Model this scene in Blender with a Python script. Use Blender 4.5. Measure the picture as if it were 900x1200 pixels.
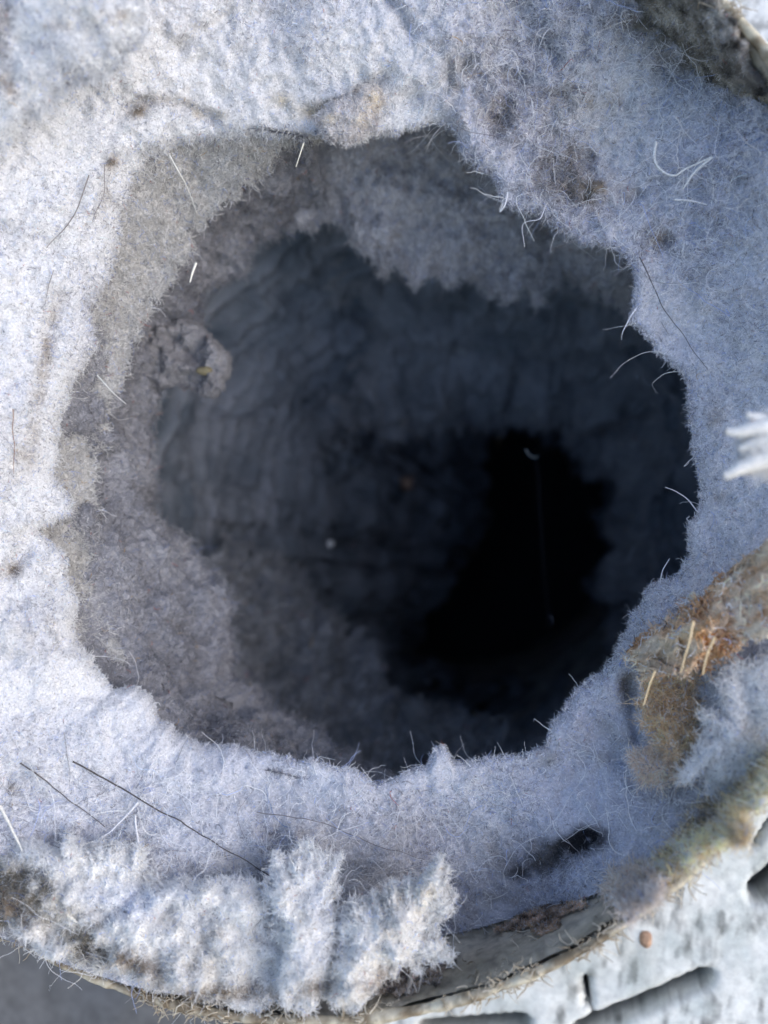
import bpy, math
import numpy as np
from mathutils import Matrix, Vector

# ------------------------------------------------------------------ camera, sky, sun, exposure
F = 1050.0            # focal length in pixels of the 900 x 1200 photograph
S = 0.0808e-3         # metres per pixel at the sharp plane (the lip of the hole)
D0 = F * S            # distance from the lens to that plane, about 9 cm
PITCH = math.radians(50)      # the camera looks down into the vent
CAM = Vector((0.0, 0.0, 0.6))
EXPOSURE = 0.92
SUN_STRENGTH, SUN_ANGLE = 0.6, 80
SUN_AZ, SUN_EL = 118, 36      # azimuth clockwise from +Y (the viewing direction)
SKY_STRENGTH = 0.15

sc = bpy.context.scene
for o in list(bpy.data.objects):
    bpy.data.objects.remove(o)
cd = bpy.data.cameras.new('camera')
cam = bpy.data.objects.new('camera', cd)
sc.collection.objects.link(cam)
sc.camera = cam
cam.location = CAM
cam.rotation_euler = (math.pi / 2 - PITCH, 0, 0)
cd.sensor_fit = 'VERTICAL'
cd.sensor_height = 24.0
cd.lens = F / 1200 * 24.0
cd.clip_start = 0.002
cd.clip_end = 100
cd.dof.use_dof = True
cd.dof.focus_distance = D0 * 1.0
cd.dof.aperture_fstop = cd.lens / 1.8
ROT = np.array(Matrix.Rotation(-PITCH, 3, 'X'))

world = bpy.data.worlds.new('World')
sc.world = world
world.use_nodes = True
wn = world.node_tree
bg = wn.nodes['Background']
sky = wn.nodes.new('ShaderNodeTexSky')
sky.sky_type = 'NISHITA'
sky.sun_disc = False
sky.sun_elevation = math.radians(SUN_EL)
sky.sun_rotation = math.radians(SUN_AZ)
sky.air_density = 1.0
sky.dust_density = 1.5
sky.ozone_density = 1.0
wn.links.new(sky.outputs[0], bg.inputs[0])
bg.inputs[1].default_value = SKY_STRENGTH

sd = bpy.data.lights.new('sun', 'SUN')
sd.energy = SUN_STRENGTH
sd.angle = math.radians(SUN_ANGLE)
sd.color = (1.0, 0.985, 0.97)
sun = bpy.data.objects.new('sun', sd)
sc.collection.objects.link(sun)
az, el = math.radians(SUN_AZ), math.radians(SUN_EL)
sdir = Vector((math.sin(az) * math.cos(el), math.cos(az) * math.cos(el), math.sin(el)))
sun.rotation_euler = sdir.to_track_quat('Z', 'Y').to_euler()
sun.location = (0.3, -0.5, 1.5)

sc.view_settings.view_transform = 'Standard'
sc.view_settings.look = 'None'
sc.view_settings.exposure = EXPOSURE
sc.view_settings.gamma = 1.0
sc.view_settings.use_curve_mapping = False
sc.render.engine = 'CYCLES'
cy = sc.cycles
cy.max_bounces = 7
cy.diffuse_bounces = 6
cy.use_adaptive_sampling = True
cy.adaptive_threshold = 0.04
cy.transmission_bounces = 4
cy.use_denoising = True
sc.cycles_curves.shape = 'RIBBONS'

rng = np.random.default_rng(7)

# ------------------------------------------------------------------ coordinates
# "q space": x right, y down, z depth, in pixels at the sharp plane; pixel (px, py) at relative depth d
def Q(px, py, d):
    px, py, d = np.broadcast_arrays(np.asarray(px, float), np.asarray(py, float), np.asarray(d, float))
    return np.stack([(px - 450) * d, (py - 600) * d, F * d], -1)

def pix(q):
    d = q[..., 2] / F
    return q[..., 0] / d + 450, q[..., 1] / d + 600

def world_pts(q):
    l = np.stack([q[..., 0], q[..., 2], -q[..., 1]], -1) * S
    return l @ ROT.T + np.array(CAM)

# ------------------------------------------------------------------ noise
def _hash(ix, iy, iz, seed):
    h = (ix * 374761393 + iy * 668265263 + iz * 2147483647 + seed * 974634777) & 0xFFFFFFFF
    h = ((h ^ (h >> 13)) * 1274126177) & 0xFFFFFFFF
    h = ((h ^ (h >> 16)) * 2246822519) & 0xFFFFFFFF
    return ((h ^ (h >> 15)) & 0xFFFFFF) / float(0xFFFFFF)

def vnoise(p, scale, seed=0):
    p = p / scale + 1000.0
    i = np.floor(p).astype(np.int64)
    f = p - i
    f = f * f * f * (f * (f * 6 - 15) + 10)
    r = 0
    for dx in (0, 1):
        for dy in (0, 1):
            for dz in (0, 1):
                w = (f[..., 0] if dx else 1 - f[..., 0]) * (f[..., 1] if dy else 1 - f[..., 1]) * (f[..., 2] if dz else 1 - f[..., 2])
                r = r + w * _hash(i[..., 0] + dx, i[..., 1] + dy, i[..., 2] + dz, seed)
    return r * 2 - 1

def fbm(p, scale, oct=4, seed=0, gain=0.5):
    r, a = 0, 1.0
    for k in range(oct):
        r = r + a * vnoise(p, scale / 2.03 ** k, seed + k * 17)
        a *= gain
    return r

def billow(p, scale, seed=0):
    """rounded lobes with creases between them"""
    return np.abs(vnoise(p, scale, seed)) * 1.6 + .55 * np.abs(vnoise(p, scale * .47, seed + 3)) - .8

def smooth(x, a, b):
    t = np.clip((x - a) / (b - a), 0, 1)
    return t * t * (3 - 2 * t)

def blob(px, py, cx, cy, sx, sy, ang=0):
    c, s = math.cos(math.radians(ang)), math.sin(math.radians(ang))
    u = (px - cx) * c + (py - cy) * s
    v = -(px - cx) * s + (py - cy) * c
    return np.exp(-((u / sx) ** 2 + (v / sy) ** 2))

def segdist(px, py, pts):
    d = np.full(np.shape(px), 1e9)
    for (ax, ay), (bx, by) in zip(pts[:-1], pts[1:]):
        vx, vy = bx - ax, by - ay
        t = np.clip(((px - ax) * vx + (py - ay) * vy) / (vx * vx + vy * vy), 0, 1)
        d = np.minimum(d, np.hypot(px - ax - t * vx, py - ay - t * vy))
    return d

# ------------------------------------------------------------------ object helpers
def tag(o, label=None, cat=None, group=None, kind=None):
    if label: o['label'] = label
    if cat: o['category'] = cat
    if group: o['group'] = group
    if kind: o['kind'] = kind
    return o

def empty(name, q):
    o = bpy.data.objects.new(name, None)
    sc.collection.objects.link(o)
    o.location = world_pts(np.asarray(q, float))
    o.empty_display_size = 0.005
    return o

def link(name, data, parent=None, loc=None):
    o = bpy.data.objects.new(name, data)
    sc.collection.objects.link(o)
    if parent is not None:
        o.parent = parent
    elif loc is not None:
        o.location = loc
    return o

def mesh_obj(name, q, faces, mat, parent=None, tint=None, flat=False):
    """one mesh object from q-space vertices; tint = (N,3) colour per vertex"""
    w = world_pts(q)
    org = np.array(parent.location) if parent is not None else w.mean(0)
    if parent is not None and parent.parent is not None:
        org = org + np.array(parent.parent.location)
    me = bpy.data.meshes.new(name)
    w = w - org
    faces = np.asarray(faces, np.int32)
    me.vertices.add(len(w))
    me.vertices.foreach_set('co', w.astype(np.float32).ravel())
    k = faces.shape[1]
    me.loops.add(faces.size)
    me.loops.foreach_set('vertex_index', faces.ravel())
    me.polygons.add(len(faces))
    me.polygons.foreach_set('loop_start', np.arange(0, faces.size, k, dtype=np.int32))
    me.polygons.foreach_set('loop_total', np.full(len(faces), k, np.int32))
    me.update(calc_edges=True)
    me.polygons.foreach_set('use_smooth', np.full(len(faces), not flat))
    if tint is not None:
        a = me.attributes.new('tint', 'FLOAT_COLOR', 'POINT')
        c = np.ones((len(w), 4), np.float32)
        c[:, :3] = tint
        a.data.foreach_set('color', c.ravel())
    me.materials.append(mat)
    return link(name, me, parent, org)

def grid_faces(nr, nt, wrap=True):
    i = np.arange(nr - 1)[:, None]
    j = np.arange(nt if wrap else nt - 1)[None, :]
    a = i * nt + j
    b = i * nt + (j + 1) % nt
    c = (i + 1) * nt + (j + 1) % nt
    d = (i + 1) * nt + j
    return np.stack([a, b, c, d], -1).reshape(-1, 4)

def grid_normals(g, wrap=True):
    if wrap:
        dt = np.roll(g, -1, 1) - np.roll(g, 1, 1)
    else:
        dt = np.gradient(g, axis=1)
    dr = np.gradient(g, axis=0)
    n = np.cross(dt, dr)
    n /= np.linalg.norm(n, axis=-1, keepdims=True) + 1e-9
    return n

def fibre_obj(name, pts, radius, col, mat, parent):
    """pts (n,k,3) q-space, radius (n,) pixels, col (n,3)"""
    n, k, _ = pts.shape
    org = np.array(parent.location)
    w = (world_pts(pts) - org).astype(np.float32)
    cu = bpy.data.hair_curves.new(name)
    cu.add_curves([k] * n)
    cu.attributes['position'].data.foreach_set('vector', w.ravel())
    taper = np.linspace(1.0, 0.45, k)
    r = (radius[:, None] * taper[None, :] * S).astype(np.float32)
    a = cu.attributes.get('radius') or cu.attributes.new('radius', 'FLOAT', 'POINT')
    a.data.foreach_set('value', r.ravel())
    a = cu.attributes.new('tint', 'FLOAT_COLOR', 'CURVE')
    c = np.ones((n, 4), np.float32)
    c[:, :3] = np.clip(col, 0, 1)
    a.data.foreach_set('color', c.ravel())
    cu.materials.append(mat)
    o = link(name, cu, parent)
    o['kind'] = 'stuff'
    return o

def scatter(q, faces, n, weight=None, normals_toward_cam=True):
    """area-weighted points on the quads, with normals"""
    A, B, C, D = (q[faces[:, i]] for i in range(4))
    nrm = np.cross(C - A, D - B)
    area = np.linalg.norm(nrm, axis=1) + 1e-9
    nrm = nrm / area[:, None]
    cen = (A + B + C + D) / 4
    flip = np.sum(nrm * cen, 1) > 0
    w = area.copy()
    if weight is not None:
        w = w * weight(cen, nrm)
    cdf = np.cumsum(w)
    f = np.searchsorted(cdf, rng.random(n) * cdf[-1])
    f = np.minimum(f, len(faces) - 1)
    u, v = rng.random((n, 1)), rng.random((n, 1))
    p = (A[f] * (1 - u) + B[f] * u) * (1 - v) + (D[f] * (1 - u) + C[f] * u) * v
    nn = nrm[f]
    if normals_toward_cam:
        nn = np.where(flip[f][:, None], -nn, nn)
    return p, nn

def grow(p, nn, length, k=5, lift=0.25, lift_sd=0.3, curl=0.8, wob=0.25, sink=0.0, bias=None):
    """curly fibres from points; length (n,) in pixels"""
    n = len(p)
    t = rng.normal(size=(n, 3))
    if bias is not None:
        t = t * 0.6 + bias
    t -= nn * np.sum(t * nn, 1, keepdims=True)
    t /= np.linalg.norm(t, axis=1, keepdims=True) + 1e-9
    l = lift + lift_sd * rng.normal(size=(n, 1))
    d = t + nn * l
    d /= np.linalg.norm(d, axis=1, keepdims=True)
    kap = rng.normal(size=(n, 3)) * curl
    out = np.empty((n, k, 3))
    x = p - nn * sink
    step = (length / (k - 1))[:, None]
    for i in range(k):
        out[:, i] = x
        x = x + d * step
        d = d + kap + rng.normal(size=(n, 3)) * wob
        d /= np.linalg.norm(d, axis=1, keepdims=True)
    return out

# ------------------------------------------------------------------ materials
def new_mat(name):
    m = bpy.data.materials.new(name)
    m.use_nodes = True
    nt = m.node_tree
    for n in list(nt.nodes):
        nt.nodes.remove(n)
    out = nt.nodes.new('ShaderNodeOutputMaterial')
    return m, nt, out

def attr_node(nt):
    a = nt.nodes.new('ShaderNodeAttribute')
    a.attribute_name = 'tint'
    return a

def fibre_material():
    m, nt, out = new_mat('lint_fibre')
    a = attr_node(nt)
    d = nt.nodes.new('ShaderNodeBsdfDiffuse')
    t = nt.nodes.new('ShaderNodeBsdfTranslucent')
    mx = nt.nodes.new('ShaderNodeMixShader')
    mx.inputs[0].default_value = 0.3
    nt.links.new(a.outputs['Color'], d.inputs[0])
    nt.links.new(a.outputs['Color'], t.inputs[0])
    nt.links.new(d.outputs[0], mx.inputs[1])
    nt.links.new(t.outputs[0], mx.inputs[2])
    nt.links.new(mx.outputs[0], out.inputs[0])
    return m

def felt_material(name='lint_felt', bump=0.5, scale=5000, rough=1.0, spec=0.0, contrast=0.35):
    """matted surface: vertex tint, fine grain, fine relief"""
    m, nt, out = new_mat(name)
    a = attr_node(nt)
    b = nt.nodes.new('ShaderNodeBsdfPrincipled')
    b.inputs['Roughness'].default_value = rough
    b.inputs['Specular IOR Level'].default_value = spec
    tc = nt.nodes.new('ShaderNodeTexCoord')
    nz = nt.nodes.new('ShaderNodeTexNoise')
    nz.inputs['Scale'].default_value = scale
    nz.inputs['Detail'].default_value = 6
    nz.inputs['Roughness'].default_value = 0.7
    nt.links.new(tc.outputs['Object'], nz.inputs['Vector'])
    mr = nt.nodes.new('ShaderNodeMapRange')
    mr.inputs[1].default_value = 0.3
    mr.inputs[2].default_value = 0.7
    mr.inputs[3].default_value = 1 - contrast
    mr.inputs[4].default_value = 1 + contrast * 0.4
    nt.links.new(nz.outputs[0], mr.inputs[0])
    mu = nt.nodes.new('ShaderNodeVectorMath')
    mu.operation = 'SCALE'
    nt.links.new(a.outputs['Color'], mu.inputs[0])
    nt.links.new(mr.outputs[0], mu.inputs['Scale'])
    nt.links.new(mu.outputs[0], b.inputs['Base Color'])
    bp = nt.nodes.new('ShaderNodeBump')
    bp.inputs['Strength'].default_value = bump
    bp.inputs['Distance'].default_value = 0.0004
    nt.links.new(nz.outputs[0], bp.inputs['Height'])
    nt.links.new(bp.outputs[0], b.inputs['Normal'])
    nt.links.new(b.outputs[0], out.inputs[0])
    return m

M_FIBRE = fibre_material()
M_FELT = felt_material()
M_PIPE = felt_material('dusty_pipe_plastic', 0.25, 1500, 0.7, 0.25, 0.3)
M_PLASTIC = felt_material('weathered_white_plastic', 0.25, 900, 0.55, 0.35, 0.25)
M_DUCT = felt_material('dusty_duct_lining', 0.25, 1500, 0.45, 0.5, 0.3)
M_WALL = felt_material('wall_shade_in_colour', 0.4, 300, 0.9, 0.1, 0.4)
M_HUSK = felt_material('dry_husk', 0.6, 2500, 0.7, 0.2, 0.4)
M_HAIR = felt_material('hair_strand', 0.0, 2000, 0.4, 0.4, 0.1)

# ------------------------------------------------------------------ pipe axis
VP = np.array([640.0, 620.0])
AX = np.array([(VP[0] - 450) / F, (VP[1] - 600) / F, 1.0])
AX /= np.linalg.norm(AX)
R_PIPE = 648.0
C_RIM = Q(298, 498, 0.95)
_u = np.cross([0, 1, 0], AX); _u /= np.linalg.norm(_u)      # to the right
_v = np.cross(AX, _u)                                       # downwards
def pipe_pt(th, r, z):
    """th measured from right towards down (as on screen), z along the axis from the rim plane"""
    th, r, z = np.broadcast_arrays(np.asarray(th, float), np.asarray(r, float), np.asarray(z, float))
    return C_RIM + r[..., None] * (np.cos(th)[..., None] * _u + np.sin(th)[..., None] * _v) + z[..., None] * AX
def axis_radius(q):
    w = q - C_RIM
    a = w @ AX
    return np.linalg.norm(w - a[..., None] * AX, axis=-1)

TAU = 2 * math.pi
def wall_depth(px, py, inset=4.0):
    """relative depth at which the sight line meets the inside of the pipe"""
    r = np.stack(np.broadcast_arrays(np.asarray(px, float) - 450, np.asarray(py, float) - 600, F + 0 * np.asarray(px, float)), -1)
    rp = r - (r @ AX)[..., None] * AX
    cp = C_RIM - (C_RIM @ AX) * AX
    a = np.sum(rp * rp, -1); b = -2 * (rp @ cp); c = cp @ cp - (R_PIPE - inset) ** 2
    return (-b + np.sqrt(np.maximum(b * b - 4 * a * c, 0))) / (2 * a)

# ------------------------------------------------------------------ traced outlines (photograph pixels)
LIP = [(345,166),(300,160),(260,163),(215,170),(180,188),(156,215),(146,250),(140,285),(122,322),(106,360),(110,398),(94,432),(76,480),
       (65,520),(70,562),(84,590),(78,602),(40,621),(70,646),(87,700),(92,742),(122,786),(136,806),(163,803),(176,816),(186,842),(234,869),
       (280,881),(325,881),(370,893),(410,905),(440,915),(470,906),(498,898),(510,876),(522,878),(532,896),(565,895),(610,885),(640,873),(650,846),
       (685,806),(720,772),(730,740),(745,711),(762,690),(800,672),(810,650),(802,617),(825,585),(818,540),(811,500),(805,465),(796,432),
       (770,408),(742,378),(746,348),(741,300),(728,288),(685,284),(650,260),(634,246),(596,240),(587,222),(576,200),(545,178),(526,156),
       (506,146),(480,152),(450,160),(420,166),(385,166)]
CEN = np.array([445.0, 530.0])

def polar(poly, cen, n, jitter=0, seed=1):
    p = np.array(poly, float) - cen
    th = np.arctan2(p[:, 1], p[:, 0])
    r = np.hypot(p[:, 0], p[:, 1])
    o = np.argsort(th)
    th, r = th[o], r[o]
    T = np.linspace(-math.pi, math.pi, n, endpoint=False)
    R = np.interp(T, np.r_[th[-1] - TAU, th, th[0] + TAU], np.r_[r[-1], r, r[0]])
    if jitter:
        c = np.stack([np.cos(T) * 370, np.sin(T) * 370, 0 * T], -1)
        R = R + jitter * fbm(c, 40, 4, seed, 0.65)
    return T, R

# ------------------------------------------------------------------ depth of the lint face (thin-plate spline through control points)
CTRL = np.array([(65,560,.985),(150,180,.985),(450,150,1.0),(740,290,1.0),(815,500,1.0),(720,780,1.0),(500,890,1.0),(150,800,.99),(320,880,.995),
    (0,560,.94),(-90,560,.90),(0,250,.94),(0,0,.90),(180,60,.955),(300,0,.96),(450,-60,.955),(600,0,.97),(740,0,.979),(810,85,.99),(900,125,.91),(960,160,.86),(880,300,.965),(900,560,.95),
    (860,740,.955),(800,990,.91),(850,940,.90),(900,890,.88),(740,1045,.93),(640,1062,1.006),(560,1085,1.04),(450,1098,1.06),(300,1020,.995),(300,1160,.97),(120,1010,.975),(20,1060,.97),(0,850,.945),(1000,400,.90),
    (620,960,1.0),(420,1000,1.0),(760,900,.97)])
def tps_fit(P, v, lam=0.0):
    n = len(P)
    d = np.linalg.norm(P[:, None] - P[None], axis=-1) / 300
    K = np.where(d > 0, d * d * np.log(d + 1e-12), 0) + lam * np.eye(n)
    L = np.zeros((n + 3, n + 3))
    L[:n, :n] = K
    L[:n, n] = 1; L[:n, n + 1:] = P / 300
    L[n, :n] = 1; L[n + 1:, :n] = P.T / 300
    return np.linalg.solve(L, np.r_[v, 0, 0, 0])
_W = tps_fit(CTRL[:, :2], CTRL[:, 2], 0.02)
def face_depth(px, py):
    r = _W[len(CTRL)] + _W[len(CTRL) + 1] * px / 300 + _W[len(CTRL) + 2] * py / 300
    for (cx, cy_, _), w in zip(CTRL, _W):
        d = np.hypot(px - cx, py - cy_) / 300
        r = r + w * d * d * np.log(d + 1e-9)
    return r

# creases and pits of the lint face: (polyline, half width, depth in px)
CREASES = [([(150,128),(168,118),(205,122),(250,138)], 6, 8), ([(70,350),(58,400),(52,450),(38,520)], 9, 6),
           ([(368,135),(395,122),(425,112),(448,92)], 8, 13), ([(452,0),(470,14),(482,40)], 7, 12), ([(30,640),(12,668)], 10, 14), ([(265,20),(210,55)], 9, 8),
           ([(60,725),(75,760)], 6, 8), ([(735,800),(748,865)], 10, 14), ([(320,980),(345,1060)], 14, 16)]
PITS = [(590,145,16,22,24),(560,120,14,20,16),(645,200,16,12,20),(690,180,10,26,22),(665,230,10,10,14),(682,68,9,6,16),(650,195,10,10,12),(775,283,14,12,14),
        (745,230,12,12,10),(670,990,34,16,9),(615,1015,28,16,7),(690,985,10,9,9),(240,400,1,1,0),(530,100,12,18,14),(480,120,16,14,10),(640,60,60,70,22),(600,40,40,50,8)]
BUMPS = [(700,55,50,60,18),(520,60,50,60,10),(380,60,80,60,8),(800,170,60,40,10),(440,190,1,1,0),(180,170,60,22,8)]
def face_relief(q, px, py):
    h = 10 * fbm(q, 150, 3, 3) + 5 * fbm(q, 42, 3, 11) + 2.6 * fbm(q, 13, 3, 23)
    tr = smooth(px, 430, 620) * smooth(py, 420, 250)          # shaggier upper right
    h = h + tr * (6 * fbm(q, 30, 3, 41) + 4 * fbm(q, 12, 2, 43))
    for pts, w, d in CREASES:
        h = h - d * np.exp(-(segdist(px, py, pts) / w) ** 2)
    nzp = 0.7 + 0.6 * fbm(q, 18, 2, 77)
    for x, y, a, b, d in PITS:
        h = h - d * blob(px, py, x, y, a, b) * nzp
    for x, y, a, b, d in BUMPS:
        h = h + d * blob(px, py, x, y, a, b)
    return h

# ------------------------------------------------------------------ lint colours
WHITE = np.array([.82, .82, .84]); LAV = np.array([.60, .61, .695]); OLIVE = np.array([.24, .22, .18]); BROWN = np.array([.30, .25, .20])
BLACK = np.array([.03, .03, .035]); BEIGE = np.array([.62, .56, .46]); GREY = np.array([.43, .42, .43])
STAINS = [  # cx, cy, sx, sy, angle, colour, amount
    (825,40,75,48,35,OLIVE,.95),(760,25,40,30,0,OLIVE,.6),(165,128,16,9,-20,BROWN,.7),(205,120,30,8,10,BROWN,.45),(132,190,7,12,25,BROWN,.7),(122,230,9,40,8,BROWN,.25),
    (60,385,10,40,12,BROWN,.35),(48,455,9,60,8,BROWN,.4),(30,530,16,30,0,BROWN,.3),(15,668,12,8,0,BROWN,.8),(30,745,40,30,0,GREY,.3),(330,118,18,12,0,BEIGE,.5),
    (365,130,30,10,-15,BEIGE,.5),(420,112,40,8,-30,BROWN,.55),(250,135,30,6,0,BEIGE,.5),(540,95,34,44,30,GREY,.7),(590,140,22,28,0,BROWN,.6),(655,190,34,44,20,BROWN,.6),(610,100,60,20,20,GREY,.5),(700,120,40,20,10,[.62,.58,.54],.6),
    (690,225,30,25,0,BROWN,.65),(770,278,20,16,0,BROWN,.6),(745,230,16,18,0,BROWN,.3),(815,330,20,40,0,GREY,.3),(838,490,9,22,0,BROWN,.5),(842,570,12,30,0,GREY,.4),
    (672,990,36,13,-18,BLACK,1.3),(690,982,14,11,0,BLACK,1.3),(635,1004,34,14,-10,BLACK,.75),(612,1018,30,18,0,BLACK,.6),(600,995,40,18,0,GREY,.6),(560,1060,60,14,-14,GREY,.5),
    (735,805,14,30,0,BROWN,.5),(715,855,20,22,0,GREY,.4),(30,1050,45,22,20,OLIVE,.9),(95,1105,30,16,30,OLIVE,.8),(20,1090,60,20,30,OLIVE,.6),(15,925,9,6,0,BROWN,.6),
    (290,950,60,30,0,GREY,.3),(440,960,60,40,0,GREY,.35),(345,1010,30,60,0,GREY,.3),(5,30,14,50,0,OLIVE,.6),(655,215,20,10,0,BROWN,.3),(800,950,40,50,-40,GREY,.6),(860,930,50,18,-40,OLIVE,.6),
    (640,890,16,14,0,GREY,.5),(700,880,30,30,0,GREY,.3)]
def face_tint(q, px, py):
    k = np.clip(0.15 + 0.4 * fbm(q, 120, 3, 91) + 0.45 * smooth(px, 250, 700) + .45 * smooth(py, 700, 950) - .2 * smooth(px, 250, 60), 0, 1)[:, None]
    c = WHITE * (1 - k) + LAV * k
    nzs = 1.1 + 0.9 * fbm(q, 16, 3, 55)
    for cx, cy_, sx, sy, an, colr, am in STAINS:
        b = blob(px, py, cx, cy_, sx, sy, an)
        a = np.clip(am * b * nzs, 0, 1)
        c = c * (1 - a[:, None]) + colr * a[:, None]
    return c

def in_frame(px, py, m=60):
    return ((px > -m) & (px < 900 + m) & (py > -m) & (py < 1200 + m)).astype(float)

def vary(c, n, sd=0.22, white=0.12, dark=0.05, blue=0.06):
    v = np.clip(1 + sd * rng.normal(size=(n, 1)), .35, 1.5)
    c = c * v
    u = rng.random(n)
    lum = c.mean(1, keepdims=True)
    c = np.where((u < white)[:, None], np.minimum(lum * 1.35 + .05, .86) * np.array([1, 1, 1.02]), c)
    c = np.where(((u > white) & (u < white + blue))[:, None], lum * np.array([.62, .72, 1.1]), c)
    c = np.where((u > 1 - dark)[:, None], lum * np.array([.42, .40, .42]), c)
    odd = rng.random(n) < .006
    hue = np.array([[.45, .16, .14], [.5, .34, .16], [.2, .3, .5], [.16, .15, .16]])[rng.integers(0, 4, n)]
    c = np.where(odd[:, None], hue, c)
    return np.clip(c, .01, .9)

# ================================================================== SETTING
wl_t = np.linspace(0, TAU, 121)[:-1]
wl_r = np.array([R_PIPE + 14, R_PIPE + 80, R_PIPE + 220, R_PIPE + 500, R_PIPE + 1400])
TT, RR = np.meshgrid(wl_t, wl_r)
wq = pipe_pt(TT, RR, 560.0).reshape(-1, 3)
k = np.clip(.5 + .6 * fbm(wq, 160, 3, 5), 0, 1)[:, None]
wall = mesh_obj('wall', wq, grid_faces(5, 120), M_WALL, None, np.array([.10, .11, .13]) * (1 - k) + np.array([.22, .21, .20]) * k)  # shade on the wall is put into its dark colour
tag(wall, 'wall behind the pipe, shade put into its dark grey colour, out of focus', kind='structure')

# ================================================================== PIPE
pipe = tag(empty('vent_pipe', C_RIM + 300 * AX), 'round dryer vent pipe with thin dirty beige rim, choked with lint', 'pipe')
NT = 720
th = np.linspace(0, TAU, NT, endpoint=False)
prof_z = np.r_[np.linspace(4, 560, 60), np.linspace(561, 2500, 850)]
prof_r = np.full(len(prof_z), R_PIPE)
rib = (prof_z > 560)
prof_r[rib] -= 14 * smooth(prof_z[rib], 560, 580) + 10 + (7 + 4 * np.sin(prof_z[rib] / 83)) * np.sin((prof_z[rib] - 560) / 46 * TAU + .6 * np.sin(prof_z[rib] / 130))          # corrugated duct further in
TT, ZZ = np.meshgrid(th, prof_z)
RR = np.repeat(prof_r[:, None], NT, 1)
g = pipe_pt(TT, RR, ZZ)
nz_ = fbm(g.reshape(-1, 3), 60, 3, 8).reshape(g.shape[:2])
g = pipe_pt(TT, RR - 4 * nz_, ZZ)
pq = g.reshape(-1, 3)
k = np.clip(.45 + .7 * fbm(pq, 70, 4, 31), 0, 1)[:, None]
zrep = ZZ.reshape(-1, 1)
spk = np.clip(fbm(pq, 12, 3, 33) * 1.6 - .1, 0, 1)[:, None]
inner = (np.array([.40, .36, .27]) * (1 - k) + np.array([.60, .55, .45]) * k) * (1 - .45 * spk)
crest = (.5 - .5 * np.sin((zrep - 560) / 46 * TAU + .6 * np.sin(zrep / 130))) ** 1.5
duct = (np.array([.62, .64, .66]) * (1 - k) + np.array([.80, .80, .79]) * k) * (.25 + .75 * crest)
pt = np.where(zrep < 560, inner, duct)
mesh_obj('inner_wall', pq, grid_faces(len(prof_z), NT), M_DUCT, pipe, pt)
# dust clinging to the bare wall behind the rim
n = 14000
tht = rng.uniform(0, TAU, n); zz = rng.uniform(5, 330, n)
p = pipe_pt(tht, R_PIPE - 2, zz)
keep = fbm(p, 40, 3, 35) > -.05
p, tht = p[keep], tht[keep]
nn = pipe_pt(tht, 0.0, 0.0) - pipe_pt(tht, 1.0, 0.0)
mix = np.clip(.5 + .8 * fbm(p, 22, 2, 36) + .25 * rng.normal(size=len(p)), 0, 1)[:, None]
fibre_obj('wall_dust', grow(p, nn, rng.gamma(3, 2.2, len(p)) + 3, 5, .15, .25, .6, .4), rng.uniform(.35, .8, len(p)),
          np.array([.24, .21, .16]) * (1 - mix) + np.array([.66, .60, .50]) * mix, M_FIBRE, pipe)
# outer skin
oz = np.array([2., 60, 200, 420, 2500])
TT, ZZ = np.meshgrid(th, oz)
oq = pipe_pt(TT, R_PIPE + 11, ZZ).reshape(-1, 3)
mesh_obj('outer_wall', oq, grid_faces(len(oz), NT), M_PIPE, pipe, np.tile([.45, .44, .42], (len(oq), 1)))
# closed far end of the duct, deep shade put into its near-black colour
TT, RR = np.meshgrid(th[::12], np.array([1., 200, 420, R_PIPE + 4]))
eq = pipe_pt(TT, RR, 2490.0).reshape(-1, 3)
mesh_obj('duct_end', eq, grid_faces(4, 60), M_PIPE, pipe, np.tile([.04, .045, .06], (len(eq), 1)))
# rim bead with grime
NR = 1400
th = np.linspace(0, TAU, NR, endpoint=False)
ph = np.linspace(0, TAU, 13)[:-1]
TT, PP = np.meshgrid(th, ph)
base = pipe_pt(TT, R_PIPE + 5.5, 0 * TT)
rough = fbm(base.reshape(-1, 3), 30, 4, 61).reshape(TT.shape)
ra = 5.0 + 2.0 * rough
rq = pipe_pt(TT, R_PIPE + 5.5 + ra * np.cos(PP), ra * 1.2 * np.sin(PP)).reshape(-1, 3)
k = np.clip(.5 + .7 * fbm(rq, 45, 4, 71) + .7 * fbm(rq, 9, 2, 72), 0, 1)[:, None]
mesh_obj('rim', rq, grid_faces(12, NR), M_PIPE, pipe, np.array([.26, .20, .13]) * (1 - k) + np.array([.70, .63, .48]) * k)
# frayed crumbs and threads along the rim
tht = rng.uniform(0, TAU, 5200)
cl = fbm(np.stack([np.cos(tht) * 500, np.sin(tht) * 500, 0 * tht], -1), 60, 3, 81)
tht = tht[cl > 0.05]
p = pipe_pt(tht, R_PIPE + rng.uniform(-4, 13, len(tht)), rng.uniform(-8, 6, len(tht)))
nn = pipe_pt(tht, 10.0, -6.0) - pipe_pt(tht, 0.0, 0.0)
nn /= np.linalg.norm(nn, axis=1, keepdims=True)
fp = grow(p, nn, rng.uniform(6, 26, len(p)), 5, .2, .4, .5, .3)
mix = rng.random((len(p), 1))
fibre_obj('rim_fray', fp, rng.uniform(.5, 1.1, len(p)), np.array([.42, .34, .24]) * (1 - mix) + np.array([.75, .70, .60]) * mix, M_FIBRE, pipe)

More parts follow.
